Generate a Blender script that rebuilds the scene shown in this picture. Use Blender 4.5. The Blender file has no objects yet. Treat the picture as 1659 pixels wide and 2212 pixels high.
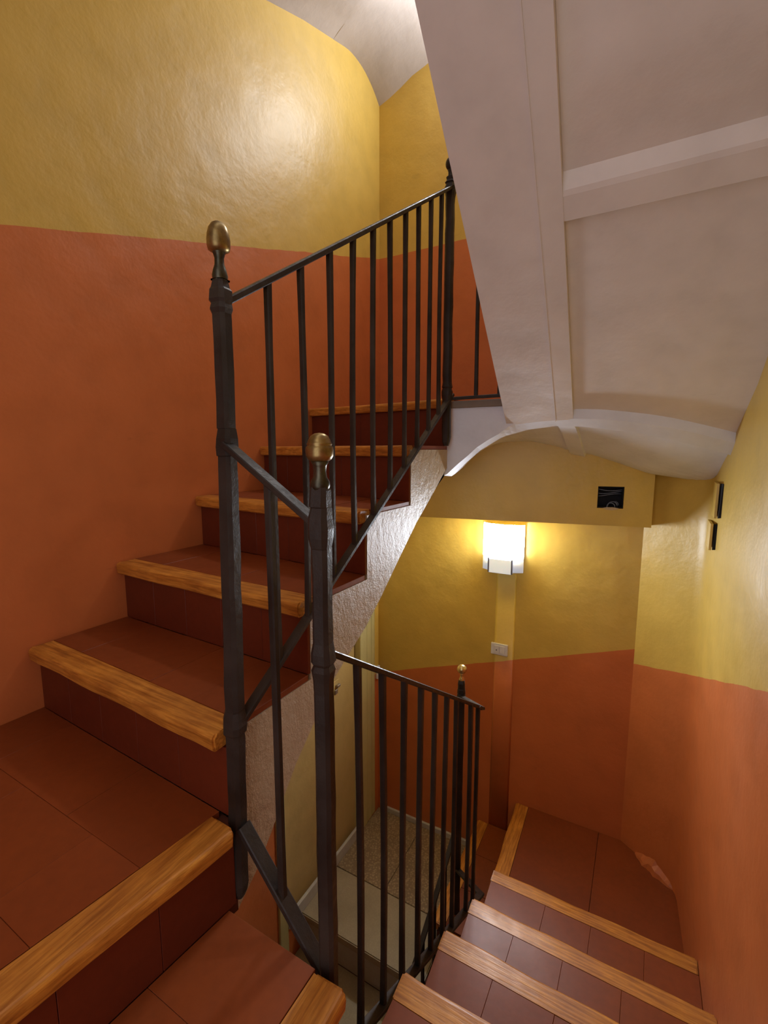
import bpy, bmesh, math, random
from mathutils import Vector, Matrix
random.seed(7)
S = bpy.context.scene
C = S.collection

# ------------------------------------------------------------------ camera, light, exposure
cam_data = bpy.data.cameras.new('camera')
cam = bpy.data.objects.new('camera', cam_data); C.objects.link(cam)
cam_data.sensor_fit = 'HORIZONTAL'; cam_data.sensor_width = 36.0
cam_data.lens = 1000.0 / 1659.0 * 36.0
cam_data.clip_start = 0.02
cam.location = (0, 0, 0)
cam.rotation_euler = (math.radians(90 - 7.6), 0, math.radians(29.3))
S.camera = cam

W = bpy.data.worlds.new('world'); S.world = W; W.use_nodes = True
W.node_tree.nodes['Background'].inputs[0].default_value = (0.95, 0.93, 1.0, 1)
W.node_tree.nodes['Background'].inputs[1].default_value = 1.1
S.view_settings.view_transform = 'Standard'
S.view_settings.look = 'None'
S.view_settings.exposure = 0.45
S.view_settings.gamma = 1.0
S.view_settings.use_curve_mapping = False
LAMP = 125.0            # radiance of the upper wall lamp's diffuser
LAMP_LOW = 100.0         # and of the lower one

# ------------------------------------------------------------------ materials
def new_mat(name):
    m = bpy.data.materials.new(name); m.use_nodes = True
    nt = m.node_tree; b = nt.nodes['Principled BSDF']
    return m, nt, b
def N(nt, t, **kw):
    n = nt.nodes.new(t)
    for k, v in kw.items():
        if k in n.inputs: n.inputs[k].default_value = v
        else: setattr(n, k, v)
    return n
def coord(nt, scale=(1, 1, 1), rot=(0, 0, 0)):
    tc = nt.nodes.new('ShaderNodeTexCoord'); mp = nt.nodes.new('ShaderNodeMapping')
    mp.inputs['Scale'].default_value = scale; mp.inputs['Rotation'].default_value = rot
    nt.links.new(tc.outputs['Object'], mp.inputs['Vector'])
    return mp.outputs['Vector']
def noise(nt, vec, scale, detail=4.0, rough=0.55):
    n = N(nt, 'ShaderNodeTexNoise'); n.inputs['Scale'].default_value = scale
    n.inputs['Detail'].default_value = detail; n.inputs['Roughness'].default_value = rough
    nt.links.new(vec, n.inputs['Vector']); return n.outputs['Fac']
def ramp(nt, fac, stops):
    r = nt.nodes.new('ShaderNodeValToRGB'); e = r.color_ramp.elements
    e[0].position = stops[0][0]; e[0].color = (*stops[0][1], 1)
    e[1].position = stops[-1][0]; e[1].color = (*stops[-1][1], 1)
    for p, c in stops[1:-1]:
        q = e.new(p); q.color = (*c, 1)
    nt.links.new(fac, r.inputs[0]); return r.outputs[0]
def mix(nt, fac, a, b, mode='MIX'):
    m = nt.nodes.new('ShaderNodeMix'); m.data_type = 'RGBA'; m.blend_type = mode
    for sock, v in ((m.inputs[0], fac), (m.inputs[6], a), (m.inputs[7], b)):
        if hasattr(v, 'is_output'): nt.links.new(v, sock)
        elif isinstance(v, tuple): sock.default_value = (*v, 1)
        else: sock.default_value = v
    return m.outputs[2]
def math_(nt, op, a, b=None):
    m = nt.nodes.new('ShaderNodeMath'); m.operation = op
    for i, v in enumerate((a, b)):
        if v is None: continue
        if hasattr(v, 'is_output'): nt.links.new(v, m.inputs[i])
        else: m.inputs[i].default_value = v
    return m.outputs[0]
def bump(nt, b, pairs):
    prev = None
    for h, st, dist in pairs:
        n = nt.nodes.new('ShaderNodeBump'); n.inputs['Strength'].default_value = st
        n.inputs['Distance'].default_value = dist
        nt.links.new(h, n.inputs['Height'])
        if prev: nt.links.new(prev, n.inputs['Normal'])
        prev = n.outputs[0]
    nt.links.new(prev, b.inputs['Normal'])

YEL = (0.62, 0.420, 0.085); ORA = (0.58, 0.165, 0.047)
def paint(name, line=None, rough=0.36, yel=YEL, ora=ORA, flat=None, wear=0.5, spec=0.5):
    """enamel wall paint; line=(axis, a, b): orange below z = a + b*axis"""
    m, nt, b = new_mat(name)
    v = coord(nt)
    big = noise(nt, v, 2.2, 3); fine = noise(nt, v, 55, 4, 0.6); mid = noise(nt, v, 9, 4)
    def shade(c):
        return ramp(nt, mid, [(0.25, tuple(x * 0.90 for x in c)), (0.5, c), (0.8, tuple(min(1, x * 1.08) for x in c))])
    if flat: col = shade(flat)
    else:
        tc = nt.nodes.new('ShaderNodeTexCoord'); sx = nt.nodes.new('ShaderNodeSeparateXYZ')
        nt.links.new(tc.outputs['Object'], sx.inputs[0])
        ax = sx.outputs['XYZ'.index(line[0])]
        lim = math_(nt, 'ADD', math_(nt, 'MULTIPLY', ax, line[2]), line[1])
        lim = math_(nt, 'ADD', lim, math_(nt, 'MULTIPLY', math_(nt, 'SUBTRACT', noise(nt, v, 7, 2), 0.5), 0.012))
        msk = math_(nt, 'GREATER_THAN', sx.outputs[2], lim)
        col = mix(nt, msk, shade(ora), shade(yel))
    # scuffs and small dark marks
    vs = coord(nt, (1, 1, 3.2), (0.5, 0.4, 0.2))
    sc = noise(nt, vs, 5, 6, 0.7)
    scm = ramp(nt, sc, [(0.0, (1, 1, 1)), (0.66, (1, 1, 1)), (0.76, (0.70, 0.68, 0.66))])
    col = mix(nt, wear, col, scm, 'MULTIPLY')
    nt.links.new(col, b.inputs['Base Color'])
    b.inputs['Specular IOR Level'].default_value = spec
    rr = ramp(nt, big, [(0.3, (rough * 0.9,) * 3), (0.7, (rough * 1.15,) * 3)])
    nt.links.new(rr, b.inputs['Roughness'])
    bump(nt, b, [(big, 0.35, 0.03), (mid, 0.32, 0.010), (fine, 0.35, 0.0018)])
    return m

M = {}
M['wall_left'] = paint('paint_left', ('Y', 0.350, 0.2927), rough=0.43)
M['wall_left_lower'] = paint('paint_left_lower', ('Y', -1.84, 0.31))
M['wall_back'] = paint('paint_back', ('X', 1.03, 0.0))
M['wall_lamp'] = paint('paint_lamp', ('X', -0.815, 0.327))
M['wall_right'] = paint('paint_right', ('Y', -0.008, -0.415), rough=0.42)
M['beam'] = paint('paint_beam', None, flat=YEL)
M['frame'] = paint('paint_frame', None, flat=(0.56, 0.50, 0.22), rough=0.35, wear=0.2)
M['door'] = paint('paint_door', None, flat=(0.55, 0.40, 0.15), rough=0.4, wear=0.2)
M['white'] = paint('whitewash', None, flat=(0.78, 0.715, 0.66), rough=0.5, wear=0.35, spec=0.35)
M['ceiling'] = paint('whitewash_shaded', None, flat=(0.50, 0.445, 0.41), rough=0.6, wear=0.4, spec=0.25)  # darker copy of the whitewash, painting in the upper vault's shade
M['white_cool_lit'] = paint('whitewash_cool_lit', None, flat=(0.74, 0.75, 0.80), rough=0.55, wear=0.1, spec=0.3)  # bluish tint paints the lamp's cool light into the whitewash

def stringer_mat():
    m, nt, b = new_mat('stringer_plaster')
    v = coord(nt, (1, 1, 0.75))
    n1 = noise(nt, v, 38, 6, 0.7); n2 = noise(nt, v, 4, 3)
    c = ramp(nt, n2, [(0.3, (0.44, 0.325, 0.17)), (0.7, (0.54, 0.42, 0.28))])
    nt.links.new(c, b.inputs['Base Color']); b.inputs['Roughness'].default_value = 0.55
    bump(nt, b, [(n1, 0.8, 0.010)])
    return m
M['stringer'] = stringer_mat()

def tile_mat(name, c0, c1, rough, spec=0.5):
    m, nt, b = new_mat(name)
    v = coord(nt); n1 = noise(nt, v, 3.5, 5); n2 = noise(nt, v, 60, 4)
    oi = nt.nodes.new('ShaderNodeObjectInfo')
    c = ramp(nt, n1, [(0.3, c0), (0.72, c1)])
    c = mix(nt, 0.25, c, ramp(nt, n2, [(0.3, (0.7, 0.7, 0.7)), (0.7, (1.2, 1.15, 1.1))]), 'MULTIPLY')
    hv = nt.nodes.new('ShaderNodeHueSaturation'); nt.links.new(c, hv.inputs['Color'])
    nt.links.new(math_(nt, 'ADD', math_(nt, 'MULTIPLY', oi.outputs['Random'], 0.08), 0.96), hv.inputs['Value'])
    nt.links.new(hv.outputs[0], b.inputs['Base Color'])
    b.inputs['Specular IOR Level'].default_value = spec
    nt.links.new(ramp(nt, n1, [(0.3, (rough * 1.2,) * 3), (0.7, (rough * 0.85,) * 3)]), b.inputs['Roughness'])
    bump(nt, b, [(n1, 0.2, 0.006), (n2, 0.18, 0.0012)])
    return m
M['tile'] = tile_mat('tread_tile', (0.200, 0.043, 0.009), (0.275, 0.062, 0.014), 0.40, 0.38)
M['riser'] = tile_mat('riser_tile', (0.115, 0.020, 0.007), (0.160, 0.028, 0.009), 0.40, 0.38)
M['mortar'] = tile_mat('mortar', (0.09, 0.024, 0.010), (0.14, 0.036, 0.015), 0.8)

def wood_mat(name, along):
    m, nt, b = new_mat(name)
    sc = {'X': (1.6, 26, 26), 'Y': (26, 1.6, 26)}[along]
    v = coord(nt, sc); n1 = noise(nt, v, 2.0, 6, 0.65)
    v2 = coord(nt, tuple(s * 2.4 for s in sc)); n2 = noise(nt, v2, 3.0, 5, 0.6)
    v3 = coord(nt); n3 = noise(nt, v3, 9, 4, 0.6)
    c = ramp(nt, n1, [(0.25, (0.30, 0.098, 0.013)), (0.45, (0.56, 0.235, 0.034)), (0.6, (0.66, 0.31, 0.055)), (0.8, (0.42, 0.145, 0.020))])
    c = mix(nt, 0.7, c, ramp(nt, n2, [(0.34, (0.50, 0.34, 0.20)), (0.6, (1.12, 1.08, 1.0))]), 'MULTIPLY')
    c = mix(nt, 0.6, c, ramp(nt, n3, [(0.28, (0.60, 0.44, 0.30)), (0.6, (1.08, 1.05, 1.0))]), 'MULTIPLY')
    nt.links.new(c, b.inputs['Base Color'])
    nt.links.new(ramp(nt, n3, [(0.3, (0.5,) * 3), (0.7, (0.28,) * 3)]), b.inputs['Roughness'])
    bump(nt, b, [(n2, 0.35, 0.002), (n3, 0.2, 0.004)])
    return m
M['wood_x'] = wood_mat('oak_along', 'X'); M['wood_y'] = wood_mat('oak_across', 'Y')

def iron_mat():
    m, nt, b = new_mat('wrought_iron')
    v = coord(nt); n1 = noise(nt, v, 45, 5, 0.7); n2 = noise(nt, v, 8, 3)
    c = ramp(nt, n2, [(0.3, (0.017, 0.011, 0.008)), (0.7, (0.048, 0.036, 0.028))])
    nt.links.new(c, b.inputs['Base Color'])
    b.inputs['Metallic'].default_value = 0.0
    nt.links.new(ramp(nt, n1, [(0.3, (0.32,) * 3), (0.7, (0.55,) * 3)]), b.inputs['Roughness'])
    b.inputs['Specular IOR Level'].default_value = 0.28
    bump(nt, b, [(n1, 0.45, 0.0025)])
    return m
M['iron'] = iron_mat()
def brass_mat(name, c0, c1, r):
    m, nt, b = new_mat(name)
    v = coord(nt); n1 = noise(nt, v, 38, 5, 0.65)
    nt.links.new(ramp(nt, n1, [(0.3, c0), (0.7, c1)]), b.inputs['Base Color'])
    b.inputs['Metallic'].default_value = 0.85; b.inputs['Roughness'].default_value = r
    bump(nt, b, [(n1, 0.25, 0.0015)])
    return m
M['brass'] = brass_mat('aged_brass', (0.19, 0.125, 0.045), (0.44, 0.31, 0.115), 0.34)
M['brass_neck'] = brass_mat('dark_brass', (0.045, 0.042, 0.028), (0.13, 0.115, 0.075), 0.38)
M['brass_bright'] = brass_mat('bright_brass', (0.6, 0.45, 0.18), (0.8, 0.6, 0.25), 0.25)

def stone_mat(name, peb):
    m, nt, b = new_mat(name)
    v = coord(nt)
    n2 = noise(nt, v, 6, 4)
    base = ramp(nt, n2, [(0.3, (0.36, 0.30, 0.19)), (0.7, (0.46, 0.39, 0.26))])
    vo = N(nt, 'ShaderNodeTexVoronoi'); vo.inputs['Scale'].default_value = 95 if peb else 170
    nt.links.new(v, vo.inputs['Vector'])
    sp = ramp(nt, vo.outputs['Distance'], [(0.1, (1.25, 1.1, 0.95)), (0.55, (0.55, 0.42, 0.33))])
    c = mix(nt, 0.75 if peb else 0.18, base, sp, 'MULTIPLY')
    nt.links.new(c, b.inputs['Base Color']); b.inputs['Roughness'].default_value = 0.45
    bump(nt, b, [(vo.outputs['Distance'], 0.35 if peb else 0.08, 0.002)])
    return m
M['pebble'] = stone_mat('pebble_terrazzo', True); M['stone'] = stone_mat('smooth_stone', False)

def plain(name, col, rough=0.5, metal=0.0, emit=None):
    m, nt, b = new_mat(name)
    v = coord(nt); n1 = noise(nt, v, 30, 3)
    nt.links.new(ramp(nt, n1, [(0.3, tuple(x * 0.93 for x in col)), (0.7, tuple(min(1, x * 1.05) for x in col))]), b.inputs['Base Color'])
    b.inputs['Roughness'].default_value = rough; b.inputs['Metallic'].default_value = metal
    if emit:
        b.inputs['Emission Color'].default_value = (*emit[0], 1); b.inputs['Emission Strength'].default_value = emit[1]
    return m
M['plastic'] = plain('white_plastic', (0.72, 0.71, 0.76), 0.35)
M['bracket'] = plain('white_bracket', (0.60, 0.63, 0.72), 0.35)
M['dark'] = plain('painted_cavity_shade', (0.006, 0.006, 0.010), 0.9)  # near-black colour that paints in shade inside the hole and behind the covers
M['cable'] = plain('grey_cable', (0.14, 0.16, 0.22), 0.4)
M['clip'] = plain('grey_clip', (0.10, 0.10, 0.16), 0.4)
M['glow'] = plain('lit_glass', (0.9, 0.9, 0.9), 0.3, emit=((0.93, 0.96, 1.0), LAMP))
M['glow_low'] = plain('lit_glass_low', (0.9, 0.9, 0.9), 0.3, emit=((0.86, 0.94, 1.06), LAMP_LOW))
M['glow_dim'] = plain('painted_backlight', (0.75, 0.8, 0.9), 0.3, emit=((0.72, 0.84, 1.0), 0.28))  # weak emission paints in lamp light passing through lower glass and foot
M['grey'] = plain('grey_skirting', (0.55, 0.53, 0.47), 0.5)
M['steel'] = plain('worn_steel', (0.35, 0.28, 0.2), 0.4, 0.6)
M['edge'] = plain('worn_edge', (0.23, 0.17, 0.12), 0.6)

# ------------------------------------------------------------------ helpers
def tag(o, label=None, cat=None, group=None, kind=None):
    if label: o['label'] = label
    if cat: o['category'] = cat
    if group: o['group'] = group
    if kind: o['kind'] = kind
    return o
def empty(name, loc):
    o = bpy.data.objects.new(name, None); o.location = loc; o.empty_display_size = 0.1
    C.objects.link(o); return o
def wloc(o):
    p = Vector((0, 0, 0))
    while o: p += o.location; o = o.parent
    return p
def link(name, bm, mat, parent=None, smooth=False, origin=None):
    """bm is in world coordinates; the object gets the parent's frame"""
    me = bpy.data.meshes.new(name)
    bmesh.ops.recalc_face_normals(bm, faces=bm.faces)
    bm.to_mesh(me); bm.free()
    if mat: me.materials.append(mat)
    if smooth:
        for p in me.polygons: p.use_smooth = True
    o = bpy.data.objects.new(name, me); C.objects.link(o)
    if parent:
        o.parent = parent
        me.transform(Matrix.Translation(-wloc(parent)))
    return o
def add_poly_prism(bm, bottom, top):
    """bottom/top: equal length lists of 3d points"""
    a = [bm.verts.new(p) for p in bottom]; b = [bm.verts.new(p) for p in top]
    n = len(a)
    bm.faces.new(a[::-1]); bm.faces.new(b)
    for i in range(n): bm.faces.new((a[i], a[(i + 1) % n], b[(i + 1) % n], b[i]))
def prism_z(quad, z0, z1, bev=0.0):
    bm = bmesh.new()
    add_poly_prism(bm, [(x, y, z0) for x, y in quad], [(x, y, z1) for x, y in quad])
    if bev: bevel(bm, bev)
    return bm
def prism_x(poly, x0, x1):
    bm = bmesh.new()
    add_poly_prism(bm, [(x0, y, z) for y, z in poly], [(x1, y, z) for y, z in poly]); return bm
def bevel(bm, w, seg=1):
    bmesh.ops.bevel(bm, geom=list(bm.edges), offset=w, segments=seg, affect='EDGES', clamp_overlap=True)
def box(x0, x1, y0, y1, z0, z1, bev=0.0, seg=1, bm=None):
    own = bm is None
    if own: bm = bmesh.new()
    add_poly_prism(bm, [(x0, y0, z0), (x1, y0, z0), (x1, y1, z0), (x0, y1, z0)], [(x0, y0, z1), (x1, y0, z1), (x1, y1, z1), (x0, y1, z1)])
    if bev and own: bevel(bm, bev, seg)
    return bm
def sweep(pts, w, h, up=(0, 0, 1), cham=0.3, bm=None, cap=True, scale=None):
    """chamfered rectangular bar through points; w sideways, h along up"""
    if bm is None: bm = bmesh.new()
    pts = [Vector(p) for p in pts]; rings = []
    for i, p in enumerate(pts):
        t = (pts[min(i + 1, len(pts) - 1)] - pts[max(i - 1, 0)]).normalized()
        s = t.cross(Vector(up)).normalized(); u = s.cross(t).normalized()
        k = scale[i] if scale else 1.0
        a, b = w / 2 * k, h / 2 * k; c = min(a, b) * cham
        sec = [(a, b - c), (a - c, b), (-a + c, b), (-a, b - c), (-a, -b + c), (-a + c, -b), (a - c, -b), (a, -b + c)]
        rings.append([bm.verts.new(p + s * x + u * y) for x, y in sec])
    for r0, r1 in zip(rings, rings[1:]):
        for j in range(8): bm.faces.new((r0[j], r0[(j + 1) % 8], r1[(j + 1) % 8], r1[j]))
    if cap: bm.faces.new(rings[0][::-1]); bm.faces.new(rings[-1])
    return bm
def lathe(x, y, prof, n=24, bm=None):
    if bm is None: bm = bmesh.new()
    rings = []
    for r, z in prof:
        if r < 1e-5: rings.append([bm.verts.new((x, y, z))])
        else: rings.append([bm.verts.new((x + r * math.cos(2 * math.pi * i / n), y + r * math.sin(2 * math.pi * i / n), z)) for i in range(n)])
    for a, b in zip(rings, rings[1:]):
        for i in range(n):
            j = (i + 1) % n
            if len(a) == 1 and len(b) == 1: continue
            if len(a) == 1: bm.faces.new((a[0], b[i], b[j]))
            elif len(b) == 1: bm.faces.new((a[i], a[j], b[0]))
            else: bm.faces.new((a[i], a[j], b[j], b[i]))
    return bm
def lerp(a, b, t): return tuple(p + (q - p) * t for p, q in zip(a, b))

# ------------------------------------------------------------------ the stairs' building kit
def nosing(parent, A, B, back, z, mat, th=0.034, name='nosing', cut=True):
    """rounded oak strip. A,B: front edge ends (xy); back: 2D vector from front to back edge"""
    A = Vector((*A, 0)); B = Vector((*B, 0)); bk = Vector((*back, 0)); d = bk.length; n = bk / d
    r = 0.010
    prof = [(d, 0), (d, -th), (0.006, -th), (0.002, -th + 0.004)]
    for k in range(6):
        a = math.pi / 2 * k / 5
        prof.append((r - r * math.cos(a), -r + r * math.sin(a)))
    N_ = 15; bm = bmesh.new(); rings = []
    rnd = random.Random(int((A.x + z) * 1e4))
    for i in range(N_):
        t = i / (N_ - 1); p = A.lerp(B, t)
        w = 0.0018 * math.sin(5 * t * math.pi + A.y * 9) * (0 if i in (0, N_ - 1) else 1)
        wear = 0.0025 * math.sin(math.pi * t)
        rings.append([bm.verts.new(p + n * (s + (w if s < 0.02 else 0)) + Vector((0, 0, z + h - (wear if (h > -0.012 and s < 0.02) else 0)))) for s, h in prof])
    m = len(prof)
    for r0, r1 in zip(rings, rings[1:]):
        for j in range(m): bm.faces.new((r0[j], r0[(j + 1) % m], r1[(j + 1) % m], r1[j]))
    bm.faces.new(rings[0][::-1]); bm.faces.new(rings[-1])
    ends = [e for e in bm.edges if all(v in rings[-1] for v in e.verts) or all(v in rings[0] for v in e.verts)]
    bmesh.ops.bevel(bm, geom=ends, offset=0.004, segments=2, affect='EDGES', clamp_overlap=True)
    return link(name, bm, mat, parent)
def tread_tiles(parent, F0, F1, B0, B1, z, nx, ny=1, gap=0.0005, th=0.013, first=None, mat=None, name='tile', fr=None):
    """tiles over the quad front F0-F1, back B0-B1, nx across and ny deep"""
    fr = fr or [i / nx for i in range(nx + 1)]
    for j in range(ny):
        off = (0.5 / nx if j % 2 else 0)
        us = [0.0] + [min(1, f + off) for f in fr[1:-1]] + [1.0] if not off else [0.0] + [f + off for f in fr[:-1]] + [1.0]
        for u0, u1 in zip(us, us[1:]):
            if u1 - u0 < 0.02: continue
            def P(u, v): return Vector(lerp(lerp(F0, F1, u), lerp(B0, B1, u), v))
            v0, v1 = j / ny, (j + 1) / ny
            q = [P(u0, v0), P(u1, v0), P(u1, v1), P(u0, v1)]
            c = sum(q, Vector((0, 0))) / 4
            q = [p + (c - p).normalized() * gap for p in q]
            dz = random.uniform(-0.0008, 0.0008)
            link(name, prism_z([tuple(p) for p in q], z - th, z + dz, 0.0005), mat or M['tile'], parent)
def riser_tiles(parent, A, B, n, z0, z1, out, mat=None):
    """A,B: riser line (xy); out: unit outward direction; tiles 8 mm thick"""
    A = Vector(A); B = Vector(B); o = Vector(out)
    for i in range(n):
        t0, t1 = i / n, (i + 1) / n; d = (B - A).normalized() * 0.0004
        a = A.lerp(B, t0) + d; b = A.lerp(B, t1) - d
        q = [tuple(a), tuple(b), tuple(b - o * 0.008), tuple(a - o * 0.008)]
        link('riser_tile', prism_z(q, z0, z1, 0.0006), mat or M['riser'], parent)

ZK = lambda k: -0.495 + 0.17 * (k - 1)      # top of tread k on the climbing flight (k=0,-1,-2 the winders)
TH = 0.014
# ------------------------------------------------------------------ setting: walls
def wall(name, bm, mat, smooth=False):
    return tag(link(name, bm, mat, None, smooth), kind='structure')
# underside line of the climbing flight (y, z), from the low end to the landing
UND = [(0.539, -0.867), (0.596, -0.822), (0.638, -0.773), (0.675, -0.726), (0.715, -0.677), (0.782, -0.616), (0.856, -0.549),
       (0.916, -0.515), (1.005, -0.468), (1.093, -0.405), (1.19, -0.327), (1.316, -0.229), (1.40, -0.175), (1.462, -0.135), (1.53, -0.088), (1.596, -0.046)]
wall('wall_left', box(-1.45, -1.33, -0.60, 2.42, -1.25, 2.75), M['wall_left'])
# the lower left wall has the doorway cut out of it: two pieces and a lintel
DY0, DY1, DZ = 1.250, 2.045, -0.42
bm = bmesh.new()
add_poly_prism(bm, [(-1.32, y, z) for y, z in [(-0.9, -3.6), (DY0, -3.6), (DY0, -0.262)] + [(y, z + 0.02) for y, z in UND[::-1] if y < 1.2] + [(0.45, -0.86), (-0.9, -0.86)]],
                   [(-1.205, y, z) for y, z in [(-0.9, -3.6), (DY0, -3.6), (DY0, -0.262)] + [(y, z + 0.02) for y, z in UND[::-1] if y < 1.2] + [(0.45, -0.86), (-0.9, -0.86)]])
box(-1.32, -1.205, DY1, 2.10, -3.6, 0.05, bm=bm)
box(-1.32, -1.2055, DY0, DY1, -3.6, -2.026, bm=bm)
add_poly_prism(bm, [(-1.32, y, z) for y, z in [(DY0, DZ), (DY1, DZ), (DY1, 0.05), (1.596, -0.03), (1.40, -0.155), (DY0, -0.262)]],
                   [(-1.205, y, z) for y, z in [(DY0, DZ), (DY1, DZ), (DY1, 0.05), (1.596, -0.03), (1.40, -0.155), (DY0, -0.262)]])
wall('wall_left_lower', bm, M['wall_left_lower'])
wall('wall_back', box(-1.45, 0.50, 2.32, 2.44, 0.10, 2.75), M['wall_back'])
# the lamp wall, and a thin raised strip shaped to mimic a pale light stripe
bm = box(-1.32, 0.012, 2.085, 2.32, -3.6, 0.12)
wall('wall_back_lower', bm, M['wall_lamp'])
bm = bmesh.new()
light_stripe = [(-0.575, 2.0855), (-0.558, 2.0840), (-0.54, 2.0836), (-0.50, 2.0834), (-0.485, 2.0838), (-0.470, 2.0855)]
add_poly_prism(bm, [(x, y, -2.0) for x, y in light_stripe], [(x, y, -0.56) for x, y in light_stripe])
wall('trim_1', bm, M['wall_lamp'], True)
# right wall: rounded corner piece and the long face
RW = [(0.012, 2.085), (0.04, 2.064), (0.075, 2.038), (0.13, 1.990), (0.178, 1.950), (0.196, 1.930), (0.206, 1.908), (0.211, 1.88), (0.2185, 1.74),
      (0.223, 1.66), (0.234, 1.50), (0.236, 1.19), (0.246, 0.5), (0.252, -0.60)]
bm = bmesh.new(); rows = []
zs = [-3.6, -1.7, -0.8, -0.1, 0.8, 2.75]
for z in zs: rows.append([bm.verts.new((x, y, z)) for x, y in RW])
for a, b in zip(rows, rows[1:]):
    for i in range(len(RW) - 1): bm.faces.new((a[i], a[i + 1], b[i + 1], b[i]))
outer = [[bm.verts.new(p) for p in ((0.40, -0.60, z), (0.40, 2.32, z), (0.012, 2.32, z))] for z in (-3.6, 2.75)]
for z_i, r in ((0, rows[0]), (1, rows[-1])):
    f = r + outer[z_i]; bm.faces.new(f)
bm.faces.new((outer[0][0], outer[0][1], outer[1][1], outer[1][0]))
bm.faces.new((outer[0][1], outer[0][2], outer[1][2], outer[1][1]))
cw = wall('wall_right', bm, M['wall_right'])
for p in cw.data.polygons:
    p.use_smooth = abs(p.normal.z) < 0.1 and p.area < 2 and len(p.vertices) == 4 and p.center.x < 0.3
bm = box(-1.45, -0.62, -0.82, -0.70, -3.6, 2.75); box(-0.62, 0.40, -0.82, -0.70, -3.6, -0.95, bm=bm); box(-0.62, 0.40, -0.82, -0.70, 1.6, 2.75, bm=bm)
wall('wall_front', bm, M['wall_back'])          # opening behind the viewer added to let in fill light for the soffit
wall('floor', box(-1.45, 0.40, -0.72, 2.44, -3.72, -3.6), M['stone'])

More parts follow.
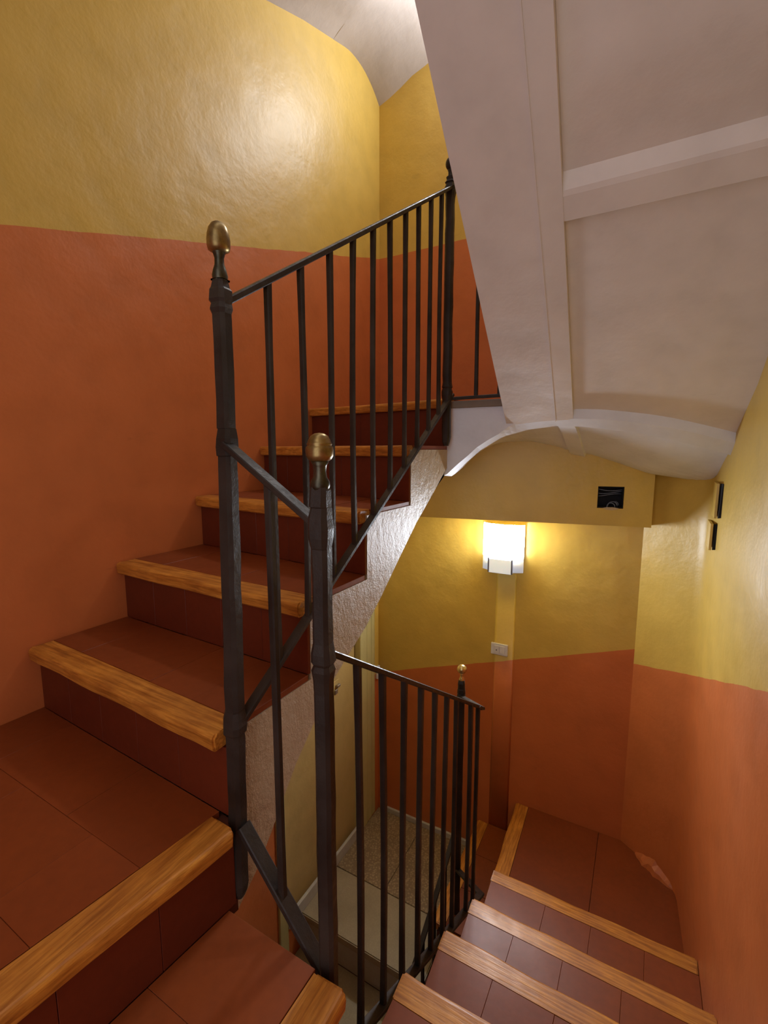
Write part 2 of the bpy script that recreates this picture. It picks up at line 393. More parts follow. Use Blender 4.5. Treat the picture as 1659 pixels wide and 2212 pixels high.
# upper edge of the lower storey: beam with the open junction hole
def beam():
    import mathutils
    A = Vector((-0.80, 1.842)); B = Vector((0.036, 1.996)); d = (B - A).normalized(); n = Vector((d.y, -d.x))
    A = A - d * 0.45; L = (B - A).length
    def P(u, z, depth): p = A + d * u - n * depth; return (p.x, p.y, z)
    hx = []
    for X in (-0.152, -0.062):
        hx.append((X - A.x) / d.x)
    us = [0, hx[0], hx[1], L]; zz = [-0.290, -0.222, -0.138, 0.10]
    bm = bmesh.new(); V = {}
    for i, u in enumerate(us):
        for j, z in enumerate(zz): V[i, j] = bm.verts.new(P(u, z, 0))
    for i in range(3):
        for j in range(3):
            if (i, j) != (1, 1): bm.faces.new((V[i, j], V[i + 1, j], V[i + 1, j + 1], V[i, j + 1]))
    D = 0.06
    ins = {k: bm.verts.new(P(us[k[0]], zz[k[1]], D)) for k in ((1, 1), (2, 1), (2, 2), (1, 2))}
    cyc = [(1, 1), (2, 1), (2, 2), (1, 2)]
    for a, b in zip(cyc, cyc[1:] + cyc[:1]): bm.faces.new((V[a], V[b], ins[b], ins[a]))
    # underside, end and top back to the wall
    def back(u, z): p = P(u, z, 0); return (p[0], 2.09 if p[0] < 0.02 else 2.075, z)
    b0 = [bm.verts.new(back(0, -0.290)), bm.verts.new(back(L, -0.290)), bm.verts.new(back(L, 0.10)), bm.verts.new(back(0, 0.10))]
    bm.faces.new((V[0, 0], V[1, 0], V[2, 0], V[3, 0], b0[1], b0[0]))
    bm.faces.new((V[3, 0], V[3, 1], V[3, 2], V[3, 3], b0[2], b0[1]))
    bm.faces.new((V[0, 3], V[1, 3], V[2, 3], V[3, 3], b0[2], b0[3]))
    bm.faces.new((V[0, 0], V[0, 1], V[0, 2], V[0, 3], b0[3], b0[0]))
    o = wall('trim_2', bm, M['beam'])
    j = empty('junction_hole', P(hx[0], -0.18, 0.03))
    tag(j, 'square dark open junction hole with grey cable loops in the yellow beam', 'junction box')
    bm = bmesh.new(); m = 0.001
    add_poly_prism(bm, [P(hx[0] + m, -0.221, 0.052), P(hx[1] - m, -0.221, 0.052), P(hx[1] - m, -0.139, 0.052), P(hx[0] + m, -0.139, 0.052)],
                       [P(hx[0] + m, -0.221, 0.059), P(hx[1] - m, -0.221, 0.059), P(hx[1] - m, -0.139, 0.059), P(hx[0] + m, -0.139, 0.059)])
    for a, b in (((hx[0] + m, -0.221), (hx[0] + 0.003, -0.139)), ((hx[1] - 0.003, -0.221), (hx[1] - m, -0.139)), ((hx[0] + m, -0.221), (hx[1] - m, -0.218)), ((hx[0] + m, -0.142), (hx[1] - m, -0.139))):
        add_poly_prism(bm, [P(a[0], a[1], 0.004), P(b[0], a[1], 0.004), P(b[0], b[1], 0.004), P(a[0], b[1], 0.004)],
                           [P(a[0], a[1], 0.058), P(b[0], a[1], 0.058), P(b[0], b[1], 0.058), P(a[0], b[1], 0.058)])
    link('shade_lining', bm, M['dark'], j)  # black lining paints in the shade inside the hole
    um = (hx[0] + hx[1]) / 2
    for k in range(3):
        r = 0.014 + 0.006 * k
        pts = [P(um + 0.004 + 0.009 * k - r * math.cos(t) * (1 - 0.3 * k * (t > 1.6)), -0.220 + 0.003 * k + r * (1.3 - 0.35 * k) * math.sin(t), 0.008 + 0.011 * k + 0.006 * math.sin(2 * t)) for t in [math.pi * q / 10 for q in range(11)]]
        link('cable', sweep(pts, 0.0035, 0.0035, up=tuple(-n) + (0,), cham=0.55), M['cable'], j, True)
    for k in range(3):
        z = -0.150 - 0.012 * k
        pts = [P(hx[0] + 0.004 + (hx[1] - hx[0] - 0.008) * t, z - 0.006 * math.sin(3 * t + k), 0.022 + 0.008 * k) for t in [q / 8 for q in range(9)]]
        link('cable', sweep(pts, 0.003, 0.003, cham=0.55), M['cable'], j, True)
    # crumbly plaster lip
    bm = bmesh.new(); rr = random.Random(3)
    q = [(um - 0.026, -0.221), (um - 0.012, -0.2275), (um + 0.006, -0.229), (um + 0.024, -0.226), (um + 0.030, -0.221), (um + 0.01, -0.2175), (um - 0.012, -0.218)]
    add_poly_prism(bm, [P(u, z, -0.0025) for u, z in q], [P(u, z, 0.006) for u, z in q])
    link('broken_plaster', bm, M['stringer'], j)
beam()

# vault under the upper landing
def interp(tab, x):
    if x <= tab[0][0]: return tab[0][1]
    for (a, u), (b, v) in zip(tab, tab[1:]):
        if x <= b:
            t = (x - a) / (b - a); return u + (v - u) * t
    return tab[-1][1]
FR = [(-1.3, -0.35), (-0.9, -0.22), (-0.62, -0.085), (-0.58, -0.048), (-0.545, -0.020), (-0.512, 0.010), (-0.47, 0.037), (-0.433, 0.056), (-0.40, 0.068), (-0.35, 0.079), (-0.257, 0.088), (-0.20, 0.090),
      (-0.10, 0.082), (0.0, 0.064), (0.10, 0.031), (0.204, -0.012), (0.26, -0.045)]
BK = [(-1.3, -0.30), (-0.9, -0.13), (-0.656, -0.008), (-0.596, 0.012), (-0.50, 0.022), (-0.404, 0.020), (-0.32, 0.003), (-0.261, -0.015), (-0.177, -0.030), (-0.08, -0.061), (0.013, -0.094), (0.12, -0.110), (0.26, -0.125)]
SE_ = [(-0.45, 1.57), (-0.405, 1.57), (-0.389, 1.570), (-0.312, 1.562), (-0.254, 1.558), (-0.186, 1.559), (-0.123, 1.564), (-0.06, 1.576), (0.0, 1.589), (0.06, 1.606), (0.119, 1.628), (0.178, 1.652), (0.248, 1.682)]
ZS = [(-0.45, 0.045), (-0.43, 0.060), (-0.405, 0.078)] + [(x, 0.088 + 0.675 * (1.57 - y) + 0.001) for x, y in SE_[2:]]
GZ = [(-0.62, -0.095), (-0.545, -0.028), (-0.512, 0.0), (-0.433, 0.047), (-0.35, 0.068), (-0.257, 0.078), (-0.172, 0.073), (-0.085, 0.060), (0.002, 0.047), (0.12, 0.016), (0.205, -0.009), (0.26, -0.03)]
bm = bmesh.new()
xs = [-0.632, -0.62] + [-0.62 + 0.018 * i for i in range(1, 20)] + [-0.2575, -0.2545, -0.230, -0.2035, -0.2005] + [-0.20 + 0.02 * i for i in range(1, 23)] + [0.255]
vs_ = [0.0, 0.022, 0.044, 0.048] + [0.048 + 0.03 * i for i in range(1, 16)]
def vpt(x, k):
    ys = interp(SE_, x) if x > -0.45 else 1.57
    z0 = interp(ZS, x) if x > -0.45 else interp(FR, x)
    g = interp(GZ, x); v = vs_[k]; y = ys + v
    if k <= 2: z = z0 + (g - z0) * v / 0.044
    else:
        t = min(1.15, (v - 0.044) / (1.95 - ys - 0.044)); s = t * t * (3 - 2 * t) * 0.5 + 0.5 * t
        z = g * (1 - s) + interp(BK, x) * s + 0.013
        if -0.2552 < x < -0.2030: z -= 0.013
        if x <= -0.6: z -= 0.013
    return (x, y, z)
grid = [[bm.verts.new(vpt(x, k)) for x in xs] for k in range(len(vs_))]
for a, b in zip(grid, grid[1:]):
    for i in range(len(xs) - 1): bm.faces.new((a[i], a[i + 1], b[i + 1], b[i]))
# front fascia and flat top close the slab
topz = 0.158
ft = [bm.verts.new((x, grid[0][i].co.y, topz)) for i, x in enumerate(xs)]; bt = [bm.verts.new((x, grid[-1][i].co.y, topz)) for i, x in enumerate(xs)]
for i in range(len(xs) - 1):
    bm.faces.new((grid[0][i], grid[0][i + 1], ft[i + 1], ft[i]))
    bm.faces.new((grid[-1][i], grid[-1][i + 1], bt[i + 1], bt[i]))
    bm.faces.new((ft[i], ft[i + 1], bt[i + 1], bt[i]))
vo = wall('ceiling', bm, M['white_cool_lit'])
for p in vo.data.polygons: p.use_smooth = False

# sloping vault over the climbing flight and the corner vault over the upper landing
CL = [(-0.60, 0.55), (0.5, 1.12), (0.957, 1.375), (1.2, 1.51), (1.469, 1.638), (1.7, 1.733), (1.91, 1.806)]
CT = [(-0.60, 0.90), (0.5, 1.34), (0.96, 1.67), (1.47, 1.98), (1.91, 2.14)]
XP = [(0, 0), (0.07, 0.11), (0.22, 0.22), (0.30, 0.30), (0.6, 0.72), (1.0, 1.0)]
bm = bmesh.new(); rows = []
yy = [-0.60 + 0.1 * i for i in range(25)] + [1.87, 1.91]
for y in yy:
    a, c = interp(CL, y), interp(CT, y)
    rows.append([bm.verts.new((-1.335 + 0.74 * t, y, a + (c - a) * interp(XP, t))) for t in [i / 24 for i in range(25)]])
for a, b in zip(rows, rows[1:]):
    for i in range(24): bm.faces.new((a[i], a[i + 1], b[i + 1], b[i]))
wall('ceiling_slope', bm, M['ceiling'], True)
LB = [(1.91, 1.806), (2.0, 1.838), (2.044, 1.851), (2.105, 1.856), (2.17, 1.852), (2.234, 1.831), (2.28, 1.806), (2.335, 1.765)]
BB = [(-1.335, 1.755), (-1.306, 1.762), (-1.23, 1.792), (-1.136, 1.842), (-1.039, 1.869), (-0.9, 1.93), (-0.7, 2.0), (-0.3, 2.05), (0.3, 2.0)]
def crz(x):
    t = (x + 1.335) / 0.74; return 1.806 + (2.14 - 1.806) * interp(XP, min(1, t)) - (max(0, t - 1)) * 0.05
bm = bmesh.new(); rows = []
xv = [-1.335 + 0.0654 * i for i in range(25)]; yv = [1.91 + 0.425 * j / 14 for j in range(15)]
for y in yv:
    v = (y - 1.91) / 0.425; r = []
    for x in xv:
        u = (x + 1.335) / (xv[-1] + 1.335)
        c = crz(x); b = interp(BB, x); l = interp(LB, y); rt = crz(xv[-1]) * (1 - v) + interp(BB, xv[-1]) * v
        uw = min(1, (x + 1.335) / 0.45)
        z = (c * (1 - v) + b * v) + (1 - uw) * (l - (crz(-1.335) * (1 - v) + interp(BB, -1.335) * v))
        z += 0.05 * math.sin(math.pi * v) * min(1, uw)
        r.append(bm.verts.new((x, y, z)))
    rows.append(r)
for a, b in zip(rows, rows[1:]):
    for i in range(24): bm.faces.new((a[i], a[i + 1], b[i + 1], b[i]))
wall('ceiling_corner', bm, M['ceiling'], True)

# ------------------------------------------------------------------ upper landing floor (tiles on the vault)
lan = empty('stair_landing', (-0.6, 1.95, 0.158))
tag(lan, 'upper landing slab at the yellow corner, reached by the climbing flight', 'landing')
# ------------------------------------------------------------------ the climbing flight (left)
fl = empty('stair_flight', (-0.97, 1.0, -0.86))
tag(fl, 'upper flight of oak-nosed terracotta steps climbing along the orange left wall, textured cream string', 'staircase')
XL, XR = -1.328, -0.6222
RIS = {1: (0.553, 0.530), 2: (0.790, 0.766), 3: (1.075, 1.008), 4: (1.388, 1.266), 5: (1.700, 1.612)}   # riser line y at left and right
# string and slab: stepped outline facing the stair well
up = []
for k_, y_ in ((0, 0.530), (1, 0.766), (2, 1.008), (3, 1.266)):
    up += [(y_ + 0.0085, ZK(k_) - 0.0135), (y_ + 0.0085, ZK(k_ + 1) - 0.0135)]
up += [(1.600, ZK(4) - 0.0135), (1.600, ZK(5) - 0.026)]
poly = [(0.532, -0.86)] + up + [(1.64, ZK(5) - 0.026), (1.64, -0.03)] + UND[::-1]
link('string', prism_x(poly, -0.634, -0.621), M['stringer'], fl)
slab = UND[:] + [(1.69, -0.035), (1.69, -0.015), (1.27, ZK(3) - 0.095), (1.01, ZK(2) - 0.10), (0.77, ZK(1) - 0.10), (0.54, ZK(0) - 0.10)]
link('slab', prism_x(slab, -1.325, -0.634), M['stringer'], fl)
for k in range(1, 6):
    st = empty('step', (0, 0, 0)); st.parent = fl; st.location = Vector((-0.97, RIS[k][0], ZK(k - 1))) - wloc(fl)
    yl, yr = RIS[k]; z = ZK(k); zl = ZK(k - 1)
    if k < 5: bl, br = RIS[k + 1]
    else: bl, br = 2.318, 2.318
    xr2 = -0.6345
    link('core', prism_z([(XL, yl + 0.009), (xr2, yr + 0.009), (xr2, br + 0.012), (XL, bl + 0.012)] if k < 5 else [(XL, yl + 0.009), (xr2, yr + 0.009), (xr2, br), (XL, bl)], (z - (0.06 if k == 4 else 0.088)) if k < 5 else z - 0.17, z - TH), M['mortar'], st)
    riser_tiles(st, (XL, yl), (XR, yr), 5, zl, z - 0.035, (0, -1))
    ov = 0.024
    nosing(st, (XL, yl - ov), (XR - 0.004, yr - ov), (0, 0.058), z, M['wood_x'])
    f = 0.0595 - ov
    if k < 5: tread_tiles(st, (XL, yl + f), (XR, yr + f), (XL, bl - 0.001), (XR, br - 0.001), z, 5)
    else: tread_tiles(st, (XL, yl + f), (XR, yr + f), (XL, bl), (XR, br), z, 5, 4)
# landing beyond the climbing flight, over the vault
link('slab_edge', box(-0.632, 0.20, 1.562, 1.62, 0.146, 0.170, 0.002), M['edge'], lan)
for i in range(6):
    for j in range(5):
        x0 = -0.632 + 0.138 * i; y0 = 1.622 + 0.139 * j
        link('tile', box(x0 + 0.0012, x0 + 0.1368, y0 + 0.0012, y0 + 0.1378, 0.159, 0.171, 0.001), M['tile'], lan)

# ------------------------------------------------------------------ the winders at the near corner and the descending flight
dn = empty('stair_flight', (-0.1, 1.0, -1.86))
tag(dn, 'middle flight of oak-nosed terracotta steps descending past the front newels to the red corner landing', 'staircase')
YN = -0.598
def n0x(y): return -0.590 - 0.105 * (0.510 - y)           # front edge of the nosing of tread 0
st = empty('step', (0, 0, 0)); st.parent = dn; st.location = Vector((-0.97, 0.0, ZK(-1))) - wloc(dn)
z = ZK(0)
link('core', prism_z([(XL, YN), (n0x(YN) - 0.03, YN), (n0x(0.52) - 0.03, 0.538), (XL, 0.560)], ZK(0) - 0.20, z - TH), M['mortar'], st)
rl = lambda y: (n0x(y) - 0.022, y)
riser_tiles(st, rl(0.527), rl(YN), 8, ZK(-1), z - 0.034, (1, 0))
nosing(st, (n0x(0.512), 0.512), (n0x(YN), YN), (-0.060, 0.006), z, M['wood_y'])
# tiles in rows across
rows_y = [0.545, 0.385, 0.238, 0.091, -0.056, -0.203, -0.350, -0.497, YN]
for j, (ya, yb) in enumerate(zip(rows_y, rows_y[1:])):
    xa = lambda y: n0x(y) - 0.0625
    cuts = [XL, -1.18, -0.885, None] if j % 2 == 0 else [XL, -1.04, -0.80, None]
    for c0, c1 in zip(cuts, cuts[1:]):
        g = 0.0003
        r0 = (xa(ya) if c1 is None else c1) - g; r1 = (xa(yb) if c1 is None else c1) - g
        RY = lambda x: 0.5525 + (0.5295 - 0.5525) * (x + 1.328) / 0.706
        ytop = ya if j else RY(c0 + g)
        y_r = ya if j else RY(r0)
        link('tile', prism_z([(c0 + g, yb + g), (r1, yb + g), (r0, y_r - g), (c0 + g, ytop - g)], z - 0.013, z + random.uniform(-0.0006, 0.0003), 0.0005), M['tile'], st)
st = empty('step', (0, 0, 0)); st.parent = dn; st.location = Vector((-0.5, 0.0, ZK(-2))) - wloc(dn)
z = ZK(-1)
def n1x(y): return -0.350 - 0.02 * (0.510 - y)
link('core', prism_z([(n0x(YN) - 0.034, YN), (n1x(YN) - 0.03, YN), (n1x(0.5) - 0.03, 0.508), (n0x(0.5) - 0.03, 0.508)], z - 0.20, z - TH), M['mortar'], st)
riser_tiles(st, (n1x(0.5) - 0.022, 0.508), (n1x(YN) - 0.022, YN), 8, ZK(-2), z - 0.034, (1, 0))
nosing(st, (n1x(0.508), 0.508), (n1x(YN), YN), (-0.062, 0), z, M['wood_y'])
ry = [0.510, 0.36, 0.20, 0.04, -0.12, -0.28, -0.44, YN]
for ya, yb in zip(ry, ry[1:]):
    g = 0.0003
    link('tile', prism_z([(n0x(yb) - 0.021, yb + g), (n1x(yb) - 0.064, yb + g), (n1x(ya) - 0.064, ya - g), (n0x(ya) - 0.021, ya - g)], z - 0.013, z, 0.0005), M['tile'], st)
# regular treads: D (corner tread), C, B, A
LEFT = lambda y: -0.312 - 0.048 * y
NY = {'D': 0.700, 'C': 0.950, 'B': 1.215, 'A': 1.512}
order = 'DCBA'
RX = lambda y: interp([(-0.6, 0.250), (0.5, 0.244), (1.19, 0.235), (1.5, 0.233), (1.66, 0.222), (1.9, 0.208)], y)
zz_ = {'D': -1.005, 'C': -1.175, 'B': -1.345, 'A': -1.515}
for i, kx in enumerate(order):
    y1 = NY[kx]; z = zz_[kx]; zb = z - 0.17
    y0 = YN if i == 0 else NY[order[i - 1]] - 0.022
    st = empty('step', (0, 0, 0)); st.parent = dn; st.location = Vector((-0.05, y1, zb)) - wloc(dn)
    x0a = (n1x(0) - 0.023) if i == 0 else LEFT(y0)
    if i == 0:
        q = [(x0a, YN), (RX(YN), YN), (RX(y1), y1 - 0.030), (LEFT(y1) + 0.013, y1 - 0.030), (LEFT(0.51) + 0.013, 0.508), (x0a, 0.508)]
    else:
        q = [(LEFT(y0) + 0.013, y0 + 0.002), (RX(y0), y0 + 0.002), (RX(y1), y1 - 0.030), (LEFT(y1) + 0.013, y1 - 0.030)]
    link('core', prism_z(q, z - 0.24, z - TH), M['mortar'], st)
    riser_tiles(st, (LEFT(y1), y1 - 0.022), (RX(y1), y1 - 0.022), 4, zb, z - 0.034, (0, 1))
    nosing(st, (LEFT(y1), y1), (RX(y1), y1), (0, -0.055), z, M['wood_x'])
    if i == 0:
        # first rows of the near corner tread
        yr = [0.644, 0.50, 0.34, 0.18, 0.02, -0.14, -0.30, -0.46, YN]
        for ya, yb in zip(yr, yr[1:]):
            xl = LEFT(ya) if ya > 0.51 else -0.372
            xc = [xl, -0.225, -0.085, 0.055, 0.238]
            for a, b in zip(xc, xc[1:]): link('tile', box(a + 0.0003, b - 0.0003, yb + 0.0003, ya - 0.0003, z - 0.013, z, 0.0005), M['tile'], st)
    else:
        ya = y0 + 0.001; yb = y1 - 0.0565
        cut = {'C': [None, -0.227, -0.095, 0.04, None], 'B': [None, -0.240, -0.110, 0.03, None], 'A': [None, -0.20, -0.06, 0.09, None]}[kx]
        for a, b in zip(cut, cut[1:]):
            g = 0.0003
            f0 = LEFT(ya) if a is None else a; f1 = RX(ya) if b is None else b
            k0 = LEFT(yb) if a is None else a + 0.004; k1 = RX(yb) if b is None else b + 0.004
            link('tile', prism_z([(f0 + g, ya), (f1 - g, ya), (k1 - g, yb), (k0 + g, yb)], z - 0.013, z + random.uniform(-0.0006, 0.0003), 0.0005), M['tile'], st)
# string of the descending flight, towards the well
pl = [(0.508, -1.30), (0.508, -1.0195), (0.668, -1.0195), (0.668, -1.1895), (0.918, -1.1895), (0.918, -1.3595), (1.183, -1.3595), (1.183, -1.5295), (1.478, -1.5295), (1.478, -1.80), (1.35, -1.80)]
bm = bmesh.new()
add_poly_prism(bm, [(LEFT(y) + 0.0005, y, z) for y, z in pl], [(LEFT(y) + 0.0125, y, z) for y, z in pl])
link('string', bm, M['stringer'], dn)
# red corner landing D0 and D1 step
st = empty('step', (0, 0, 0)); st.parent = dn; st.location = Vector((-0.1, 1.8, -1.855)) - wloc(dn)
tag(st, 'wide darker red corner tread at the foot of the flight')
z = -1.685
fx = lambda y: -0.425 - 0.03 * (y - 1.6)
CR = [(0.236, 1.49), (0.225, 1.69), (0.214, 1.88), (0.20, 1.932), (0.134, 1.989), (0.077, 2.037), (0.012, 2.084)]
q = [(fx(1.49) + 0.03, 1.492)] + CR + [(fx(2.08) + 0.03, 2.083)]
link('core', prism_z(q, z - 0.22, z - TH), M['mortar'], st)
riser_tiles(st, (fx(1.45) + 0.022, 1.45), (fx(2.08) + 0.022, 2.083), 4, -1.855, z - 0.034, (-1, 0))
nosing(st, (fx(1.44), 1.44), (fx(2.08), 2.083), (0.060, 0), z, M['wood_y'])
link('tile', prism_z([(fx(1.49) + 0.0615, 1.492), (-0.075, 1.492), (-0.075, 2.083), (fx(2.08) + 0.0615, 2.083)], z - 0.013, z, 0.0005), M['tile'], st)
link('tile', prism_z([(-0.0735, 1.492)] + CR + [(-0.0735, 2.083)], z - 0.013, z, 0.0005), M['tile'], st)
st = empty('step', (0, 0, 0)); st.parent = dn; st.location = Vector((-0.5, 1.8, -2.025)) - wloc(dn)
z = -1.855
link('core', prism_z([(-0.595, 1.50), (-0.405, 1.50), (-0.425, 2.083), (-0.595, 2.083)], z - 0.20, z - TH), M['mortar'], st)
riser_tiles(st, (-0.603, 1.50), (-0.603, 2.083), 4, -2.025, z - 0.034, (-1, 0))
nosing(st, (-0.625, 1.50), (-0.625, 2.083), (0.055, 0), z, M['wood_y'])
for ya, yb in ((1.50, 1.69), (1.69, 1.88), (1.88, 2.083)):
    link('tile', prism_z([(-0.5685, ya + 0.001), (fx(ya) + 0.020, ya + 0.001), (fx(yb) + 0.020, yb - 0.001), (-0.5685, yb - 0.001)], z - 0.013, z, 0.0005), M['tile'], st)
# chipped plaster lump at the landing's corner
bm = bmesh.new()
rr = random.Random(11); base, mid_, top_ = [], [], []
for i in range(11):
    t = i / 10; p = Vector((0.070, 2.041)).lerp(Vector((0.204, 1.925)), t); w = (0.004 + 0.024 * math.sin(math.pi * t) ** 0.7) * rr.uniform(0.7, 1.15)
    n2 = Vector((-0.65, -0.76))
    b_ = p + n2 * w; base.append((b_.x, b_.y, -1.686))
    m_ = p + n2 * w * 0.75; mid_.append((m_.x, m_.y, -1.686 + 0.022 * rr.uniform(0.6, 1.1) * math.sin(math.pi * min(0.97, max(0.03, t))) + 0.002))
    top_.append((p.x + 0.006, p.y + 0.006, -1.686 + (0.016 + 0.040 * math.sin(math.pi * t)) * rr.uniform(0.75, 1.1)))
V_ = [[bm.verts.new(p) for p in l] for l in (base, mid_, top_)]
for a, b in zip(V_, V_[1:]):
    for i in range(10): bm.faces.new((a[i], a[i + 1], b[i + 1], b[i]))
wall('trim_3', bm, M['wall_right'], False)

# ------------------------------------------------------------------ lowest flight, stone, seen through the well
ls = empty('stair_flight', (-0.9, 1.4, -2.2))
tag(ls, 'lowest flight of pale stone steps seen down through the stair well', 'staircase')
st = empty('step', (0, 0, 0)); st.parent = ls; st.location = Vector((-0.9, 1.39, -2.195)) - wloc(ls)
link('core', prism_z([(-1.204, 1.415), (-0.605, 1.415), (-0.605, 2.084), (-1.204, 2.084)], -2.25, -2.04), M['mortar'], st)
for x0, x1 in ((-1.204, -0.93), (-0.928, -0.605)):
    tag(link('pebble_slab', box(x0, x1, 1.655, 2.084, -2.040, -2.025, 0.002), M['pebble'], st), 'rough brown pebbledash terrazzo slab')
link('stone_slab', box(-1.204, -0.612, 1.385, 1.653, -2.060, -2.025, 0.004, 2), M['stone'], st)
link('riser', box(-1.204, -0.617, 1.405, 1.417, -2.195, -2.060), M['grey'], st)
for k in range(1, 7):
    y1 = 1.385 - 0.265 * (k - 1) + 0.02; y0 = y1 - 0.285; z = -2.025 - 0.17 * k
    st = empty('step', (0, 0, 0)); st.parent = ls; st.location = Vector((-0.9, y0, z - 0.17)) - wloc(ls)
    link('stone_slab', box(-1.204, -0.612, y0, y1, z - 0.035, z, 0.004, 2), M['stone'], st)
    link('riser', box(-1.204, -0.617, y0 + 0.02, y0 + 0.032, z - 0.17, z - 0.035), M['grey'], st)
# grey skirting along the door side
bl = wall('baseboard_left', box(-1.206, -1.192, 1.30, 1.90, -2.026, -1.965, 0.003), M['grey'])
wall('baseboard_back', box(-1.19, -0.63, 2.072, 2.086, -2.026, -1.995, 0.003), M['grey'])

wall('trim_4', box(-1.206, -1.190, 2.052, 2.080, -1.235, -1.165, 0.003), M['plastic'])
# the door in the lower left wall
dr = empty('door_1', (-1.26, 1.6, -2.02)); tag(dr, kind='structure')
link('door_leaf', box(-1.262, -1.232, 1.352, 1.885, -2.018, DZ - 0.03, 0.002), M['door'], dr)
f = link('door_frame', box(-1.30, -1.196, 1.250, 1.305, -2.30, DZ, 0.004), M['frame'], dr)
link('door_frame', box(-1.30, -1.215, 1.305, 1.350, -2.02, DZ, 0.003), M['door'], dr)
bm = box(-1.30, -1.198, 1.892, 1.955, -2.024, DZ, 0.003); link('door_frame', bm, M['frame'], dr)
link('door_frame', box(-1.30, -1.202, 1.959, 2.005, -2.024, DZ, 0.003), M['frame'], dr)
link('door_frame', box(-1.30, -1.204, 2.009, 2.045, -2.024, DZ, 0.003), M['frame'], dr)
link('lintel', box(-1.30, -1.215, 1.305, 1.892, DZ - 0.03, DZ), M['frame'], dr)
pk = link('lock_plate', box(-1.232, -1.229, 1.685, 1.745, -1.21, -1.10, 0.001), M['door'], dr)
link('keyhole', box(-1.229, -1.222, 1.702, 1.726, -1.165, -1.140, 0.003), M['steel'], pk)
link('knob', box(-1.229, -1.214, 1.712, 1.738, -1.132, -1.118, 0.003), M['steel'], pk)

# ------------------------------------------------------------------ the returning flight overhead (right)
of = empty('stair_flight', (-0.08, 1.57, 0.09))
tag(of, 'whitewashed underside of the flight overhead, with raised border and cross rib', 'staircase')
SL = 0.675
def sz(y, d=0.0): return 0.088 + SL * (1.57 - y) + d
EX = lambda y: -0.413 + 0.078 * (1.57 - y)
B2 = lambda y: -0.256 + 0.070 * (1.57 - y)
B3 = lambda y: -0.204 + 0.060 * (1.57 - y)
Y0, Y1 = -0.598, 1.585
SE = [(-0.45, 1.572), (-0.389, 1.572), (-0.312, 1.562), (-0.254, 1.558), (-0.186, 1.559), (-0.123, 1.564), (-0.06, 1.576), (0.0, 1.589), (0.06, 1.606), (0.119, 1.628), (0.178, 1.652), (0.248, 1.682)]
def strip(xa, xb, da, db, top=0.12, n=12, m=10, extra=0.004):
    """sloping slab whose foot follows the arch line of the landing vault"""
    bm = bmesh.new(); rows = []
    for i in range(n + 1):
        lo, hi = [], []
        for j in range(m + 1):
            u = j / m; xe = xa(1.57) + (xb(1.57) - xa(1.57)) * u
            y = Y0 + (interp(SE, xe) + extra - Y0) * i / n
            x = xa(y) + (xb(y) - xa(y)) * u; d = da + (db - da) * u
            lo.append(bm.verts.new((x, y, sz(y, d)))); hi.append(bm.verts.new((x, y, sz(y, top))))
        rows.append((lo, hi))
    for (l0, h0), (l1, h1) in zip(rows, rows[1:]):
        for j in range(m):
            bm.faces.new((l0[j], l0[j + 1], l1[j + 1], l1[j])); bm.faces.new((h0[j], h0[j + 1], h1[j + 1], h1[j]))
        bm.faces.new((l0[0], l1[0], h1[0], h0[0])); bm.faces.new((l0[m], l1[m], h1[m], h0[m]))
    for l, h in (rows[0], rows[-1]):
        for j in range(m): bm.faces.new((l[j], l[j + 1], h[j + 1], h[j]))
    return bm
link('outer_border', strip(EX, B2, 0.0, 0.0), M['white'], of)
link('edge_bead', strip(lambda y: B2(y) - 0.0015, lambda y: B2(y) + 0.0015, -0.0035, -0.0035, m=1), M['white'], of)
link('inner_border', strip(lambda y: B2(y) + 0.0003, B3, -0.001, 0.002), M['white'], of)
XW = lambda y: RX(y) + 0.004
link('panel', strip(lambda y: B3(y) + 0.0003, XW, 0.030, 0.030, extra=0.03), M['white'], of)
for yc in (1.018, 0.02):
    ya, yb = yc - 0.024, yc + 0.024
    bm = bmesh.new()
    sec = [(ya - 0.012, 0.031), (ya - 0.002, 0.008), (ya + 0.004, 0.004), (yb - 0.004, 0.004), (yb - 0.001, 0.007), (yb + 0.004, 0.031)]
    add_poly_prism(bm, [(B3(yc) - 0.001, y, sz(y, d)) for y, d in sec], [(XW(yc), y, sz(y, d)) for y, d in sec])
    link('cross_rib', bm, M['white'], of)
tg = []
for k in range(9):
    ya = 1.50 - 0.252 * k; z0 = sz(ya) + 0.10
    if ya - 0.252 < Y0: break
    st = empty('step', (0, 0, 0)); st.parent = of; st.location = Vector((-0.1, ya, z0)) - wloc(of)
    ex = EX(ya) + 0.004
    bm = bmesh.new(); pg = [(ya - 0.252, sz(ya - 0.252) + 0.06), (ya, sz(ya) + 0.06), (ya, z0 + 0.130), (ya - 0.252, z0 + 0.130)]
    ex2 = ex + 0.02; add_poly_prism(bm, [(ex2, y, z) for y, z in pg], [(0.236, y, z) for y, z in pg])
    link('core', bm, M['white'], st)
    nosing(st, (ex, ya + 0.02), (0.236, ya + 0.02), (0, -0.055), z0 + 0.165, M['wood_x'])
    link('tile', box(ex, 0.236, ya - 0.252, ya - 0.036, z0 + 0.130, z0 + 0.165, 0.001), M['tile'], st)
    riser_tiles(st, (ex, ya + 0.009), (0.236, ya + 0.009), 4, z0 + 0.0, z0 + 0.130, (0, 1))

